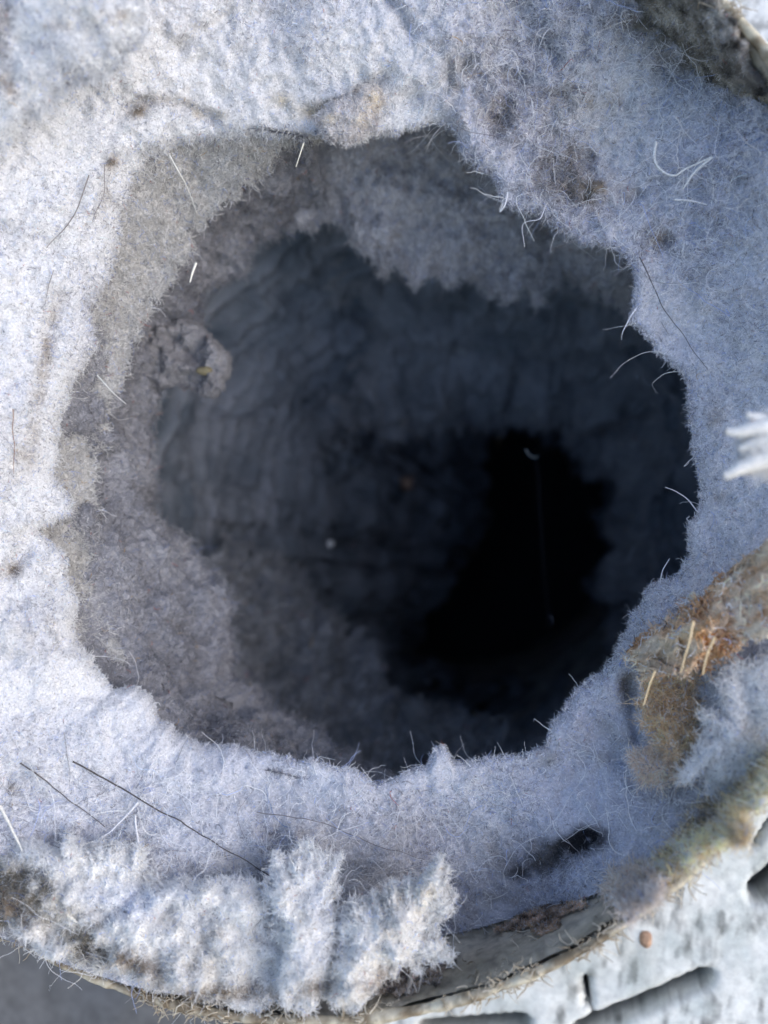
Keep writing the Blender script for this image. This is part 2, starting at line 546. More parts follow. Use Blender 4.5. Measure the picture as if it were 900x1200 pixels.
# ================================================================== WHITE VENT FLANGE (right of the pipe)
ft = np.linspace(math.radians(-72), math.radians(92), 620)
fr = np.linspace(R_PIPE + 13, R_PIPE + 420, 200)
TT, RR = np.meshgrid(ft, fr)
t = (RR - fr[0]) / (fr[-1] - fr[0])
ZZ = 340 + 40 * t + 10 * np.sin(TT * 5 + 1)
g = pipe_pt(TT, RR, ZZ)
fpx, fpy = pix(g)
fq = g.reshape(-1, 3)
def capsule(ax, ay, bx, by, w):
    return smooth(segdist(fpx, fpy, [(ax, ay), (bx, by)]), w, w * .7)
slot = np.maximum.reduce([capsule(680, 1205, 825, 1143, 17), capsule(890, 1040, 925, 1010, 22), capsule(686, 1145, 690, 1172, 9),
                          capsule(500, 1203, 610, 1196, 17), capsule(884, 985, 900, 960, 8), capsule(905, 60, 930, 110, 12)])
lump = fbm(fq, 60, 4, 15).reshape(TT.shape)
ZZ = ZZ + 70 * slot + 2.2 * lump + .5 * fbm(fq, 16, 3, 16).reshape(TT.shape)
fq = pipe_pt(TT, RR, ZZ).reshape(-1, 3)
k = np.clip(.35 + .8 * fbm(fq, 40, 4, 19), 0, 1)[:, None]
kk = np.clip(fbm(fq * np.array([1, .35, 1]), 14, 3, 29) * 1.2 - .25, 0, 1)[:, None]
ftint = np.array([.80, .80, .77]) * (1 - k) + np.array([.62, .65, .63]) * k
ftint = ftint * (1 - .7 * kk)
grime = np.clip(fbm(fq, 90, 4, 39) * 1.3, 0, 1)[:, None]
ftint = ftint * (1 - .45 * grime) + np.array([.38, .40, .37]) * .45 * grime
sl = np.clip(slot.reshape(-1, 1), 0, 1)
ftint = ftint * (1 - sl) + np.array([.24, .24, .23]) * sl
flange = mesh_obj('vent_flange', fq, grid_faces(len(fr), len(ft), False), M_PLASTIC, None, ftint)
tag(flange, 'weathered white plastic vent flange with dark slots outside the right rim', 'vent flange')
fx_, fy_ = pix(fq)
seed_at = fq[np.argmin(np.hypot(fx_ - 757, fy_ - 1102))]
sol = flange.modifiers.new('thickness', 'SOLIDIFY'); sol.thickness = 0.0012; sol.offset = 0

# ================================================================== FRONT LINT MAT
lint = tag(empty('lint_mat', Q(450, 1000, 1.0)), 'pale lavender felted lint mat around the big ragged hole, filling the pipe mouth', 'lint')
N = 1800
T, RL = polar(LIP, CEN, N, 5.0, 5)
cosT, sinT = np.cos(T), np.sin(T)
# outer limit: where the face meets the inside of the pipe
ss = np.linspace(0, 1, 220)
rr = RL[None, :] + ss[:, None] * (1000 - RL[None, :])
px, py = CEN[0] + rr * cosT, CEN[1] + rr * sinT
dd = face_depth(px, py)
out_r = axis_radius(Q(px, py, dd))
hit = (out_r > R_PIPE - 3)
first = np.where(hit.any(0), hit.argmax(0), len(ss) - 1)
RO = rr[first, np.arange(N)]
RO = np.convolve(np.r_[RO[-6:], RO, RO[:6]], np.ones(13) / 13, 'valid')
ns = 190
s = np.linspace(0, 1, ns) ** 1.0                              # 0 outer .. 1 lip
rr = RO[None, :] + s[:, None] * (RL[None, :] - RO[None, :])
px, py = CEN[0] + rr * cosT, CEN[1] + rr * sinT
d = face_depth(px, py)
q0 = Q(px, py, d).reshape(-1, 3)
edge = rr - RL[None, :]                                        # px from the lip
rel = face_relief(q0, px.ravel(), py.ravel()).reshape(px.shape)
soft = smooth(-cosT, .15, .6)[None, :]
roll = np.clip(1 - edge / (16 + 40 * soft), 0, 1)
d = d - rel / F * smooth(edge, -2, 25) + ((13 + 27 * soft) / F) * (1 - np.sqrt(np.clip(1 - roll ** 2, 0, 1)))
rings = [Q(px, py, d)]
dl = d[-1]
for dr, dz in ((1.5, 8), (7, 18), (20, 28), (48, 34)):         # underside of the lip
    x, y = CEN[0] + (RL + dr) * cosT, CEN[1] + (RL + dr) * sinT
    rings.append(Q(x, y, dl + dz / F)[None])
g = np.concatenate(rings, 0)
mq = g.reshape(-1, 3)
mpx, mpy = pix(mq)
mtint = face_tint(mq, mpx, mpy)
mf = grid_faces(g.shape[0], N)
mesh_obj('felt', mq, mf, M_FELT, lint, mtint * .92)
# short felted fibres
front = mf[: (ns - 1 + 2) * N]
def wgt(c, n):
    x, y = pix(c)
    return in_frame(x, y, 50)
n = 380000
p, nn = scatter(mq, front, n, wgt)
x, y = pix(p)
shag = smooth(x, 430, 620) * smooth(y, 420, 250) + .6 * smooth(y, 880, 960) * smooth(x, 560, 300)
L = rng.gamma(4, .85, n) * (1 + .75 * shag) * np.clip(1 + .9 * fbm(p, 70, 2, 301), .45, 2) + 2
fp = grow(p, nn, L, 5, .10, .22, .6, .4, sink=.5)
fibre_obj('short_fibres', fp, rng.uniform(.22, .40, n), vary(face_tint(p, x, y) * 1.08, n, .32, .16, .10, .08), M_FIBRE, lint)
# long loose curly fibres on the surface
n = 2600
p, nn = scatter(mq, front, n, lambda c, n_: wgt(c, n_) * (.08 + 1.3 * (smooth(pix(c)[0], 430, 620) * smooth(pix(c)[1], 420, 250)) + 1.2 * smooth(pix(c)[1], 850, 960)) * (1 - blob(pix(c)[0], pix(c)[1], 645, 1000, 90, 50)))
x, y = pix(p)
fp = grow(p, nn, rng.gamma(3, 10, n) + 10, 9, .15, .15, .42, .3)
fibre_obj('long_fibres', fp, rng.uniform(.28, .5, n), vary(WHITE * np.ones((n, 1)), n, .15, .3), M_FIBRE, lint)
# fringe hanging over the lip of the hole
n = 18000
ti = rng.integers(0, N, n)
back = rng.random(n) ** 1.5 * 14
x = CEN[0] + (RL[ti] + back) * cosT[ti]; y = CEN[1] + (RL[ti] + back) * sinT[ti]
p = Q(x, y, dl[ti] - .004 + rng.uniform(-.008, .012, n))
inw = np.stack([-cosT[ti], -sinT[ti], np.zeros(n)], -1) + np.array([0, 0, -.25])
inw /= np.linalg.norm(inw, axis=1, keepdims=True)
L = rng.gamma(2.2, 1.6, n) + 2
longer = rng.random(n) < .0013
L[longer] += rng.uniform(8, 22, longer.sum())
fp = grow(p, inw, L, 7, .3, .5, .62, .45)
x, y = pix(p)
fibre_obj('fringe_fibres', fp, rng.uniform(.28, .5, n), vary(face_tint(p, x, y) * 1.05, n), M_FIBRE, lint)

# ================================================================== LINT LOFTS INSIDE THE TUNNEL
def lint_loft(name, label, rows, nt=420, nr=70, amp=(10, 5, 2.2), tint=None, seed=0, fibres=20000, flen=(4, 4, 6), fringe=0, back=1.0, cat='lint', frad=(.4, .75), lump=60, ragged=9.0, lobes=0.0, deeper=0.0):
    """rows: list of open polylines [(px,py,d)...] from the outer (wall) edge to the inner edge, lofted; the inner edge turns back behind"""
    R = []
    for row in rows:
        a = np.array(row, float)
        a[:, 2] += deeper * smooth(1.12 - a[:, 2], 0, .1) * smooth(a[:, 0], 320, 240)
        sl_ = np.r_[0, np.cumsum(np.hypot(np.diff(a[:, 0]), np.diff(a[:, 1])))]
        u = np.linspace(0, sl_[-1], nt)
        R.append(np.stack([np.interp(u, sl_, a[:, i]) for i in range(3)], -1))
    R = np.array(R)
    u = np.linspace(0, len(R) - 1, nr)
    i0 = np.minimum(u.astype(int), len(R) - 2)
    f = (u - i0)[:, None, None]
    G = R[i0] * (1 - f) + R[i0 + 1] * f
    g = Q(G[..., 0], G[..., 1], G[..., 2])
    nrm = grid_normals(g, False)
    toward = np.sum(nrm * g, -1, keepdims=True) > 0
    nrm = np.where(toward, -nrm, nrm)
    fl = g.reshape(-1, 3)
    h = amp[0] * fbm(fl, lump, 3, seed) + amp[1] * fbm(fl, 24, 3, seed + 5) + amp[2] * fbm(fl, 9, 2, seed + 9)
    if lobes:
        h = h + lobes * billow(fl, 110, seed + 31)
    ease = (.12 + .88 * smooth(np.linspace(0, 1, nr), .05, .4))[:, None, None]
    g = g + nrm * h.reshape(g.shape[:2])[..., None] * ease
    # ragged inner edge
    e = np.linspace(0, 1, nr)[:, None] ** 4
    def along(v, w=61):
        vp = np.concatenate([np.repeat(v[:1], w, 0), v, np.repeat(v[-1:], w, 0)], 0)
        return np.stack([np.convolve(vp[:, i], np.ones(w) / w, 'same')[w:-w] for i in range(3)], -1)
    tang = along(Q(R[-1][:, 0], R[-1][:, 1], R[-1][:, 2]) - Q(R[-2][:, 0], R[-2][:, 1], R[-2][:, 2]))
    tang /= np.linalg.norm(tang, axis=-1, keepdims=True) + 1e-9
    rag = fbm(g[-1], 26, 4, seed + 21, .7) * ragged
    g = g + e[..., None] * (tang * rag[:, None])[None]
    nfront = nr
    if back:
        lastn = along(nrm[-1])
        lastn /= np.linalg.norm(lastn, axis=-1, keepdims=True) + 1e-9
        b1 = g[-1] - lastn * 10 * back + tang * 1
        b2 = g[-1] - lastn * 26 * back - tang * 14 * back
        b3 = g[-1] - lastn * 40 * back - tang * 70 * back
        b4 = g[-1] - lastn * 46 * back - tang * 150 * back
        g = np.concatenate([g, b1[None], b2[None], b3[None], b4[None]], 0)
    q = g.reshape(-1, 3)
    fc = grid_faces(g.shape[0], nt, False)
    root = tag(empty(name, q[(nr // 2) * nt + nt // 2]), label, cat)
    col = tint(q) if callable(tint) else np.tile(tint, (len(q), 1))
    mesh_obj('felt', q, fc, M_FELT, root, col * .95)
    if fibres:
        p, nn = scatter(q, fc[: nfront * (nt - 1)], fibres)
        Ls = rng.gamma(flen[0], flen[1], fibres) + flen[2]
        fp = grow(p, nn, Ls, 5, .12, .25, .6, .4)
        cc = tint(p) if callable(tint) else np.tile(tint, (fibres, 1))
        if fringe:
            i = rng.integers(0, nt, fringe)
            pe = g[nfront - 1][i] + rng.normal(size=(fringe, 3)) * 2
            fe = grow(pe, tang[i], rng.gamma(2.5, 3, fringe) + 4, 5, .5, .5, .6, .4)
            fp = np.concatenate([fp, fe]); cc = np.concatenate([cc, tint(pe) if callable(tint) else np.tile(tint, (fringe, 1))])
        fibre_obj('short_fibres', fp, rng.uniform(*frad, len(fp)), vary(cc, len(fp), .18, .08, .03, .03), M_FIBRE, root)
    return root

def mottled(a, b, seed, sc_=70):
    a, b = np.array(a), np.array(b)
    def f(q):
        k = np.clip(.5 + .6 * fbm(q, sc_, 3, seed), 0, 1)[:, None]
        return a * (1 - k) + b * k
    return f

# lining of the tunnel on the left, from under the lip down to the bottom
lin_out = [(360,160,1.0),(300,150,1.0),(215,160,.995),(156,195,.99),(130,250,.99),(110,310,.985),(92,360,.985),(84,420,.985),(62,480,.985),(50,540,.985),
           (45,620,.985),(60,700,.99),(75,760,.99),(110,800,.99),(160,840,.995),(240,890,.995),(320,905,1.0),(400,925,1.0),(470,935,1.0)]
lin_mid = [(372,190,1.14),(330,200,1.13),(290,210,1.13),(235,250,1.13),(200,300,1.13),(170,345,1.12),(158,395,1.12),(145,440,1.11),(130,490,1.10),(125,545,1.09),
           (135,605,1.07),(150,680,1.08),(165,740,1.08),(190,785,1.09),(225,825,1.09),(285,865,1.09),(340,895,1.09),(400,915,1.09),(460,935,1.09)]
lin_in = [(389,250,1.24),(362,254,1.23),(336,270,1.22),(300,280,1.22),(284,312,1.22),(250,338,1.21),(236,355,1.2),(226,390,1.2),(205,425,1.2),(190,455,1.2),
          (176,500,1.2),(174,545,1.2),(180,590,1.2),(202,614,1.2),(222,640,1.2),(236,666,1.2),(262,690,1.2),(272,715,1.2),(267,755,1.2),(276,790,1.2),(309,831,1.2),(346,853,1.19),(405,884,1.18),(440,908,1.17),(480,935,1.16)]
lint_loft('lint_lining', 'grey beige lint lining the left wall just inside the hole', [lin_out, lin_mid, lin_in], 700, 110, (14, 7, 3),
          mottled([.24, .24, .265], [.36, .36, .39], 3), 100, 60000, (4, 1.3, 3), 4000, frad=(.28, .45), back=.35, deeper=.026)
# nearer beige flap of the lining, upper left
fl_out = [(370,158,1.0),(300,148,1.0),(215,158,.995),(156,193,.99),(128,250,.99),(108,310,.985),(90,360,.985),(82,420,.985),(62,470,.985),(52,530,.985),(48,610,.985),(60,690,.99),(80,760,.99)]
fl_mid = [(372,156,1.03),(298,175,1.03),(230,205,1.035),(190,240,1.035),(160,290,1.035),(135,335,1.03),(122,385,1.03),(110,430,1.03),(92,480,1.025),(82,540,1.02),(84,610,1.015),(96,690,1.02),(110,760,1.02)]
fl_in = [(372,162,1.06),(330,172,1.05),(298,206,1.075),(262,232,1.08),(232,262,1.085),(214,300,1.085),(190,326,1.08),(170,365,1.08),(148,410,1.07),(128,460,1.06),(108,520,1.05),(104,600,1.04),(118,690,1.04),(128,745,1.04),(140,790,1.035)]
lint_loft('lint_flap', 'beige lint flap just under the upper left lip, the brightest part inside the hole', [fl_out, fl_mid, fl_in], 560, 70, (5, 3.5, 1.8),
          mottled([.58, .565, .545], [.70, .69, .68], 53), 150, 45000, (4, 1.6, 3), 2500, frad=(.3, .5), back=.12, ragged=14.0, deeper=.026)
# hanging ledge across the top
led_out = [(300,120,1.12),(400,80,1.12),(520,80,1.12),(640,110,1.12),(740,190,1.12),(830,300,1.13)]
led_mid = [(320,200,1.18),(400,190,1.20),(500,190,1.21),(590,230,1.22),(680,290,1.24),(790,365,1.26)]
led_in = [(334,262,1.24),(362,250,1.25),(389,252,1.25),(415,279,1.25),(438,300,1.25),(449,322,1.25),(460,310,1.25),(485,322,1.25),(505,316,1.25),(532,332,1.26),(562,332,1.26),(585,342,1.26),
          (600,354,1.26),(612,342,1.26),(640,340,1.27),(662,322,1.28),(690,340,1.30),(722,362,1.32),(750,378,1.32),(800,410,1.33)]
lint_loft('lint_ledge', 'dusky grey lint ledge with ragged fringe hanging inside the top of the hole', [led_out, led_mid, led_in], 620, 90, (18, 10, 4),
          mottled([.48, .475, .50], [.60, .59, .62], 13), 200, 42000, (4, 1.7, 3), 4000, frad=(.3, .5), ragged=15.0, lobes=16.0)
# curled clump on the left wall
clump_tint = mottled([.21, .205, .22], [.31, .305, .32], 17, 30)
# second band of lint deeper on the lower left and bottom
b_out = [(240,655,1.46),(235,690,1.42),(250,760,1.40),(300,850,1.38),(380,920,1.38),(480,960,1.38),(600,970,1.40),(720,950,1.42)]
b_mid = [(255,650,1.50),(275,690,1.50),(315,765,1.5),(375,830,1.48),(440,865,1.45),(520,888,1.45),(600,902,1.46),(690,890,1.48)]
b_in = [(262,640,1.56),(300,640,1.60),(335,655,1.62),(372,700,1.62),(415,730,1.60),(436,760,1.58),(446,800,1.56),(470,832,1.52),(505,828,1.50),(540,838,1.5),(590,850,1.5),(640,865,1.52),(700,840,1.54)]
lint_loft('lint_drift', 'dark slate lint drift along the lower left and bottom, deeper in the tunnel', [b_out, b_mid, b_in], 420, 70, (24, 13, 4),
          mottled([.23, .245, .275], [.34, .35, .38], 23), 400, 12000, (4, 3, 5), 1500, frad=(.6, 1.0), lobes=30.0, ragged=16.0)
# deep collar over the top and right
c_out = [(330,300,1.50),(420,230,1.5),(560,200,1.5),(700,230,1.5),(820,340,1.5),(890,480,1.5),(900,640,1.5),(860,780,1.5)]
c_mid = [(350,400,1.80),(440,370,1.70),(560,360,1.66),(680,390,1.66),(755,450,1.66),(790,540,1.66),(800,640,1.66),(790,740,1.66)]
c_in = [(372,470,1.86),(398,500,1.84),(440,512,1.84),(480,516,1.82),(520,508,1.82),(562,508,1.82),(605,500,1.82),(650,497,1.82),(678,546,1.82),(717,574,1.82),(712,645,1.82),(700,690,1.82),(722,770,1.82)]
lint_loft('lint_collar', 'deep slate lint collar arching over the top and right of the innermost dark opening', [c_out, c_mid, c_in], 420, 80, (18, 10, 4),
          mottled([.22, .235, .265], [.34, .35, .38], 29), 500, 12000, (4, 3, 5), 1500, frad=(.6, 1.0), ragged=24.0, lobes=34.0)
# lint-coated tunnel wall funnelling down to the innermost opening
HOLE = [(572,505),(605,500),(650,497),(680,550),(718,575),(712,640),(697,690),(720,765),(690,790),(640,805),(590,802),(525,788),(492,745),(530,690),(560,640),(572,600),(568,550)]
nt, nr = 900, 260
T_, RB = polar(HOLE, np.array([615., 645.]), nt, 14.0, 9)
sv = np.linspace(0, 1, nr)[:, None]
ax_, ay_ = 490 + 335 * np.cos(T_), 565 + 345 * np.sin(T_)
bx_, by_ = 615 + RB * np.cos(T_), 645 + RB * np.sin(T_)
e_ = sv ** .85
px = ax_ * (1 - e_) + bx_ * e_
py = ay_ * (1 - e_) + by_ * e_
dd = 1.42 + .92 * sv ** .95
g = Q(px, py, dd)
nrm = grid_normals(g)
nrm = np.where(np.sum(nrm * g, -1, keepdims=True) > 0, -nrm, nrm)
fl = g.reshape(-1, 3)
h = (34 * billow(fl, 190, 611) + 14 * billow(fl, 70, 613) + 5 * fbm(fl, 20, 3, 617)).reshape(nr, nt)
left = np.clip(.25 + .75 * (-np.cos(T_)), .1, 1)[None, :]
wav = 6 * fbm(fl, 200, 2, 619).reshape(nr, nt) * .12
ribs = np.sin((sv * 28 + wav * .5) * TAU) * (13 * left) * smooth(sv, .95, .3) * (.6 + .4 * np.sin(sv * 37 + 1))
h = (h + ribs) * smooth(sv, -.02, .1)
g = g + nrm * h[..., None]
b1 = g[-1] + np.array([0, 0, 60.]); 
b2 = Q(615 + (RB + 60) * np.cos(T_), 645 + (RB + 60) * np.sin(T_), 2.50)
g = np.concatenate([g, b1[None], b2[None]], 0)
q = g.reshape(-1, 3)
tun = tag(empty('lint_tunnel', q[120 * nt]), 'ribbed slate-coloured lint coating the tunnel wall down to the innermost black opening', 'lint')
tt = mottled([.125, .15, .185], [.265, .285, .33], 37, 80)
rib_tone = np.concatenate([ribs / 20, np.zeros((2, nt))], 0).reshape(-1, 1)          # lighter on the crests of the ribs, darker in the grooves
mesh_obj('felt', q, grid_faces(nr + 2, nt), M_FELT, tun, np.clip(tt(q) * (1.05 + .32 * rib_tone), .03, .8))
p, nn = scatter(q, grid_faces(nr, nt), 26000)
fibre_obj('short_fibres', grow(p, nn, rng.gamma(4, 2.5, len(p)) + 5, 5, .12, .25, .6, .4), rng.uniform(.45, .8, len(p)), vary(tt(p), len(p), .18, .08, .03, .03), M_FIBRE, tun)

# ================================================================== TUFTS AND SCRAPS (pillows)
def pillow(name, label, outline, dfun, thick, tint, seed, fibres, cat='lint', mat=None, amp=(6, 4, 2), bias=None, flen=(4, 4, 6), lift=.25, frad=(.28, .48), nt=260, nr=44, rag=8, edge_fr=.25, longf=0.0):
    poly = np.array(outline, float)
    cen = poly.mean(0)
    t_, R = polar(outline, cen, nt)
    cc = np.stack([np.cos(t_) * 120, np.sin(t_) * 120, 0 * t_], -1)
    R = R + rag * fbm(cc, 26, 4, seed, .65)
    sf = np.linspace(.02, 1, nr)
    kw = max(9, nt // 9) | 1
    Rp = np.r_[R[-kw:], R, R[:kw]]
    for _ in range(2):
        Rp = np.convolve(Rp, np.ones(kw) / kw, 'same')
    Rs = Rp[kw:-kw]
    R2 = Rs[None, :] * (1 - sf[:, None] ** 3) + R[None, :] * sf[:, None] ** 3
    px = cen[0] + sf[:, None] * R2 * np.cos(t_); py = cen[1] + sf[:, None] * R2 * np.sin(t_)
    d = dfun(px, py) if callable(dfun) else np.full(px.shape, dfun)
    hgt = thick * (1 - sf[:, None] ** 2.4) ** .55 * np.ones((1, nt))
    g = Q(px, py, d)
    fl = g.reshape(-1, 3)
    h = amp[0] * fbm(fl, 45, 3, seed) + amp[1] * fbm(fl, 18, 3, seed + 3) + amp[2] * fbm(fl, 7, 2, seed + 6)
    dz = hgt + h.reshape(hgt.shape) * smooth(1 - sf, 0, .12)[:, None]
    g[..., 2] -= dz
    px2, py2 = px[::-1][2::4], py[::-1][2::4]
    gb = Q(px2, py2, d[::-1][2::4] + thick * .35 / F * (1 - sf[::-1][2::4][:, None] ** 2))
    g = np.concatenate([g, gb], 0)
    q = g.reshape(-1, 3)
    fc = grid_faces(g.shape[0], nt)
    if cat == 'dirt':
        plain = tint
        tint = lambda q_: np.clip(plain(q_) * (1 + .75 * fbm(q_, 11, 3, seed + 50))[:, None], .02, .9)
    root = tag(empty(name, Q(cen[0], cen[1], float(np.mean(d)))), label, cat)
    col = tint(q) if callable(tint) else np.tile(tint, (len(q), 1))
    mesh_obj('felt' if mat is None else 'body', q, fc, mat or M_FELT, root, col)
    if fibres:
        p, nn = scatter(q, fc[: (nr - 1) * nt], fibres)
        ne = int(fibres * edge_fr)
        i = rng.integers(0, nt, ne)
        pe = g[nr - 2][i]
        ne_n = np.stack([np.cos(t_[i]), np.sin(t_[i]), -.4 * np.ones(ne)], -1)
        p = np.concatenate([p, pe]); nn = np.concatenate([nn, ne_n])
        m = len(p)
        L = rng.gamma(flen[0], flen[1] * .3, m) + flen[2] * .4
        if cat == 'lint':
            L[-ne:] *= rng.uniform(.7, 1.9, ne)
        if longf:
            w_ = rng.random(m) < longf
            L[w_] *= 2.5
        b = None if bias is None else np.tile(np.array([bias[0], bias[1], 0.]), (m, 1))
        fp = grow(p, nn, L, 6, lift * .6, .28, .55, .38, bias=b)
        c2 = tint(p) if callable(tint) else np.tile(tint, (m, 1))
        fibre_obj('short_fibres', fp, rng.uniform(*frad, m), vary(c2 * 1.03, m, .15, .2, .02, .02), M_FIBRE, root)
    return root

def near_face(off):
    return lambda px, py: face_depth(px, py) - off
def stained(base, spots, seed):
    base = np.array(base)
    def f(q):
        x, y = pix(q)
        k = np.clip(.25 + .5 * fbm(q, 40, 3, seed), 0, 1)[:, None]
        c = base * (1 - k) + base * np.array([.80, .82, .88]) * k
        nzs = 1.1 + .9 * fbm(q, 14, 3, seed + 4) if spots else 0
        for cx, cy_, sx, sy, an, colr, am in spots:
            a = np.clip(am * blob(x, y, cx, cy_, sx, sy, an) * nzs, 0, 1)[:, None]
            c = c * (1 - a) + np.array(colr) * a
        return c
    return f

def tube(name, pts, rad, colr, parent=None, label=None, cat=None, group=None, wob=2.0, n=40, seed=0, mat=None, taper=.5):
    a = np.array(pts, float)
    sl_ = np.r_[0, np.cumsum(np.hypot(np.diff(a[:, 0]), np.diff(a[:, 1])) + 1e-6)]
    # Catmull-Rom through the points
    u = np.linspace(0, len(a) - 1, n)
    e = np.vstack([2 * a[0] - a[1], a, 2 * a[-1] - a[-2]])
    i = np.minimum(u.astype(int), len(a) - 2)
    f = (u - i)[:, None]
    p0, p1, p2, p3 = e[i], e[i + 1], e[i + 2], e[i + 3]
    c = .5 * ((2 * p1) + (-p0 + p2) * f + (2 * p0 - 5 * p1 + 4 * p2 - p3) * f ** 2 + (-p0 + 3 * p1 - 3 * p2 + p3) * f ** 3)
    q = Q(c[:, 0], c[:, 1], c[:, 2])
    q = q + wob * np.stack([fbm(q, 30, 2, seed), fbm(q, 30, 2, seed + 1), fbm(q, 30, 2, seed + 2)], -1)
    t = np.gradient(q, axis=0); t /= np.linalg.norm(t, axis=1, keepdims=True)
    s1 = np.cross(t, [0.2, 0.3, 1.0]); s1 /= np.linalg.norm(s1, axis=1, keepdims=True)
    s2 = np.cross(t, s1)
    ang = np.linspace(0, TAU, 6)[:-1]
    r = rad * (1 - (1 - taper) * np.linspace(0, 1, n))[:, None, None]
    g = q[:, None] + r * (np.cos(ang)[None, :, None] * s1[:, None] + np.sin(ang)[None, :, None] * s2[:, None])
    vq = g.reshape(-1, 3)
    o = mesh_obj(name, vq, grid_faces(n, 5), mat or M_HAIR, parent, np.tile(colr, (len(vq), 1)))
    if label:
        tag(o, label, cat, group)
    return o

PUREW = [.92, .90, .86]
def ramp_y(y0, d0, y1, d1):
    return lambda px, py: d0 + (d1 - d0) * np.clip((py - y0) / (y1 - y0), -.2, 1.2)
# long bank of white fluff on the lower left rim
pillow('lint_bank', 'long white lint bank with grimy left end lying along the lower left rim',
       [(0,990),(28,978),(60,990),(85,978),(110,992),(140,985),(170,1010),(200,1030),(240,1028),(285,1030),(310,1050),(330,1090),(338,1140),(325,1170),(270,1172),(215,1160),(160,1140),(110,1118),(60,1098),(15,1068),(-30,1040),(-30,1000)],
       ramp_y(980, .965, 1170, .945), 30, stained(PUREW, [(30,1045,46,24,25,OLIVE,1.3),(95,1105,26,14,30,OLIVE,1.2),(10,1060,36,18,30,BROWN,1.0),(75,1060,24,8,35,OLIVE,.5),(180,1135,50,14,10,[.45,.42,.40],.6),(235,1125,30,18,0,[.5,.48,.45],.5),(270,1164,70,9,0,BROWN,.9),(150,1128,40,10,25,BROWN,.6),(110,1085,10,6,0,OLIVE,.8),(255,1095,14,8,0,[.55,.5,.45],.6),(150,1060,60,20,0,[.62,.66,.78],.5)], 5), 701, 36000,
       amp=(20, 9, 2), flen=(4, 3.4, 5), lift=.3, nt=460, nr=70, rag=14, longf=.03)
# two white plumes standing over the bottom rim
pillow('lint_plume', 'bright white lint plume standing upright on the bottom rim, taller left one of the pair',
       [(316,998),(330,994),(340,1012),(352,1000),(375,996),(392,1012),(390,1040),(384,1060),(388,1090),(392,1120),(380,1150),(368,1172),(342,1176),(330,1150),(336,1110),(332,1070),(322,1030)],
       ramp_y(1000, .955, 1180, .925), 32, stained([.93, .91, .87], [(365,1158,18,10,-20,[.4,.36,.32],.7),(372,1060,10,30,0,[.68,.70,.78],.4)], 8), 721, 15000, amp=(14, 8, 2), bias=(0, -.3), flen=(4, 3.2, 5), lift=.3, rag=13, longf=.03, nr=60)
pillow('lint_plume', 'cream white lint plume leaning right over the bottom rim, beside the taller plume',
       [(400,1095),(425,1060),(445,1046),(462,1036),(480,1040),(500,1022),(512,1010),(520,1018),(514,1036),(524,1060),(518,1085),(522,1104),(500,1118),(470,1126),(445,1140),(430,1158),(418,1176),(398,1178),(392,1150)],
       ramp_y(1010, .945, 1180, .93), 32, stained([.93, .90, .84], [(455,1080,10,26,10,[.55,.50,.44],.6),(495,1050,12,20,20,[.78,.70,.60],.5),(440,1150,26,12,-20,[.5,.44,.38],.7)], 9), 741, 15000, amp=(16, 9, 2.5), bias=(.2, -.3), flen=(4, 3.2, 5), lift=.3, rag=15, longf=.03, nr=60)
# brown grime between plume and rim
pillow('dirt_clot', 'crumbly brown dirt clot below the cream plume on the inner bottom wall',
       [(440,1140),(465,1125),(490,1120),(515,1118),(530,1124),(520,1136),(490,1148),(460,1160),(438,1162)],
       lambda px, py: wall_depth(px, py, 4), 10, stained([.42, .36, .30], [(520,1130,20,8,0,[.22,.18,.15],.7),(560,1118,12,6,0,[.5,.46,.4],.6)], 10), 761, 5000, cat='dirt', amp=(5, 4, 2), flen=(3, 3, 4), rag=6)
pillow('dirt_clot', 'thin rusty dirt seam where the lint meets the bare lower right wall',
       [(575,1090),(600,1080),(625,1072),(650,1062),(680,1056),(690,1060),(655,1070),(622,1082),(592,1092)],
       lambda px, py: wall_depth(px, py, 4), 8, stained([.50, .36, .25], [(600,1085,12,5,0,[.25,.2,.16],.8),(660,1064,14,5,0,[.3,.25,.2],.8),(640,1075,30,6,-15,[.50,.36,.28],.7)], 11), 771, 4000, cat='dirt', amp=(4, 3, 2), flen=(3, 3, 4), rag=4)
# white finger tuft on the right edge
ft_ = pillow('lint_tuft', 'out of focus white finger-like lint tuft reaching in from the right edge',
       [(940,488),(900,490),(885,500),(876,515),(872,530),(880,545),(900,552),(940,550)],
       ramp_y(400, .775, 600, .775), 18, stained([.93, .91, .87], [], 12), 781, 5000, amp=(5, 4, 2), bias=(-1, .1), flen=(4, 5, 7), rag=6)
for k_, (pts, r_) in enumerate([([(910,500),(880,502),(864,506),(850,507)], 8.5), ([(905,514),(882,520),(864,525)], 7.5), ([(910,536),(884,544),(864,550),(848,555)], 9.5), ([(905,498),(888,492),(878,488)], 6)]):
    tube('finger', [(x, y, .765) for x, y in pts], r_ * 1.1, [.92, .90, .86], ft_, wob=3, seed=783 + 3 * k_, n=24, mat=M_FELT, taper=.35)
# white bank at lower right
pillow('lint_tuft', 'fluffy white lint tuft on the right wall below the brown husk',
       [(930,760),(890,775),(860,780),(845,800),(850,830),(838,860),(832,885),(800,900),(795,918),(830,928),(860,912),(930,900)],
       ramp_y(770, .90, 930, .90), 26, stained([.93, .91, .87], [(890,860,20,30,0,[.7,.66,.6],.5)], 14), 791, 13000, amp=(9, 6, 2.5), flen=(4, 5, 7), rag=9)
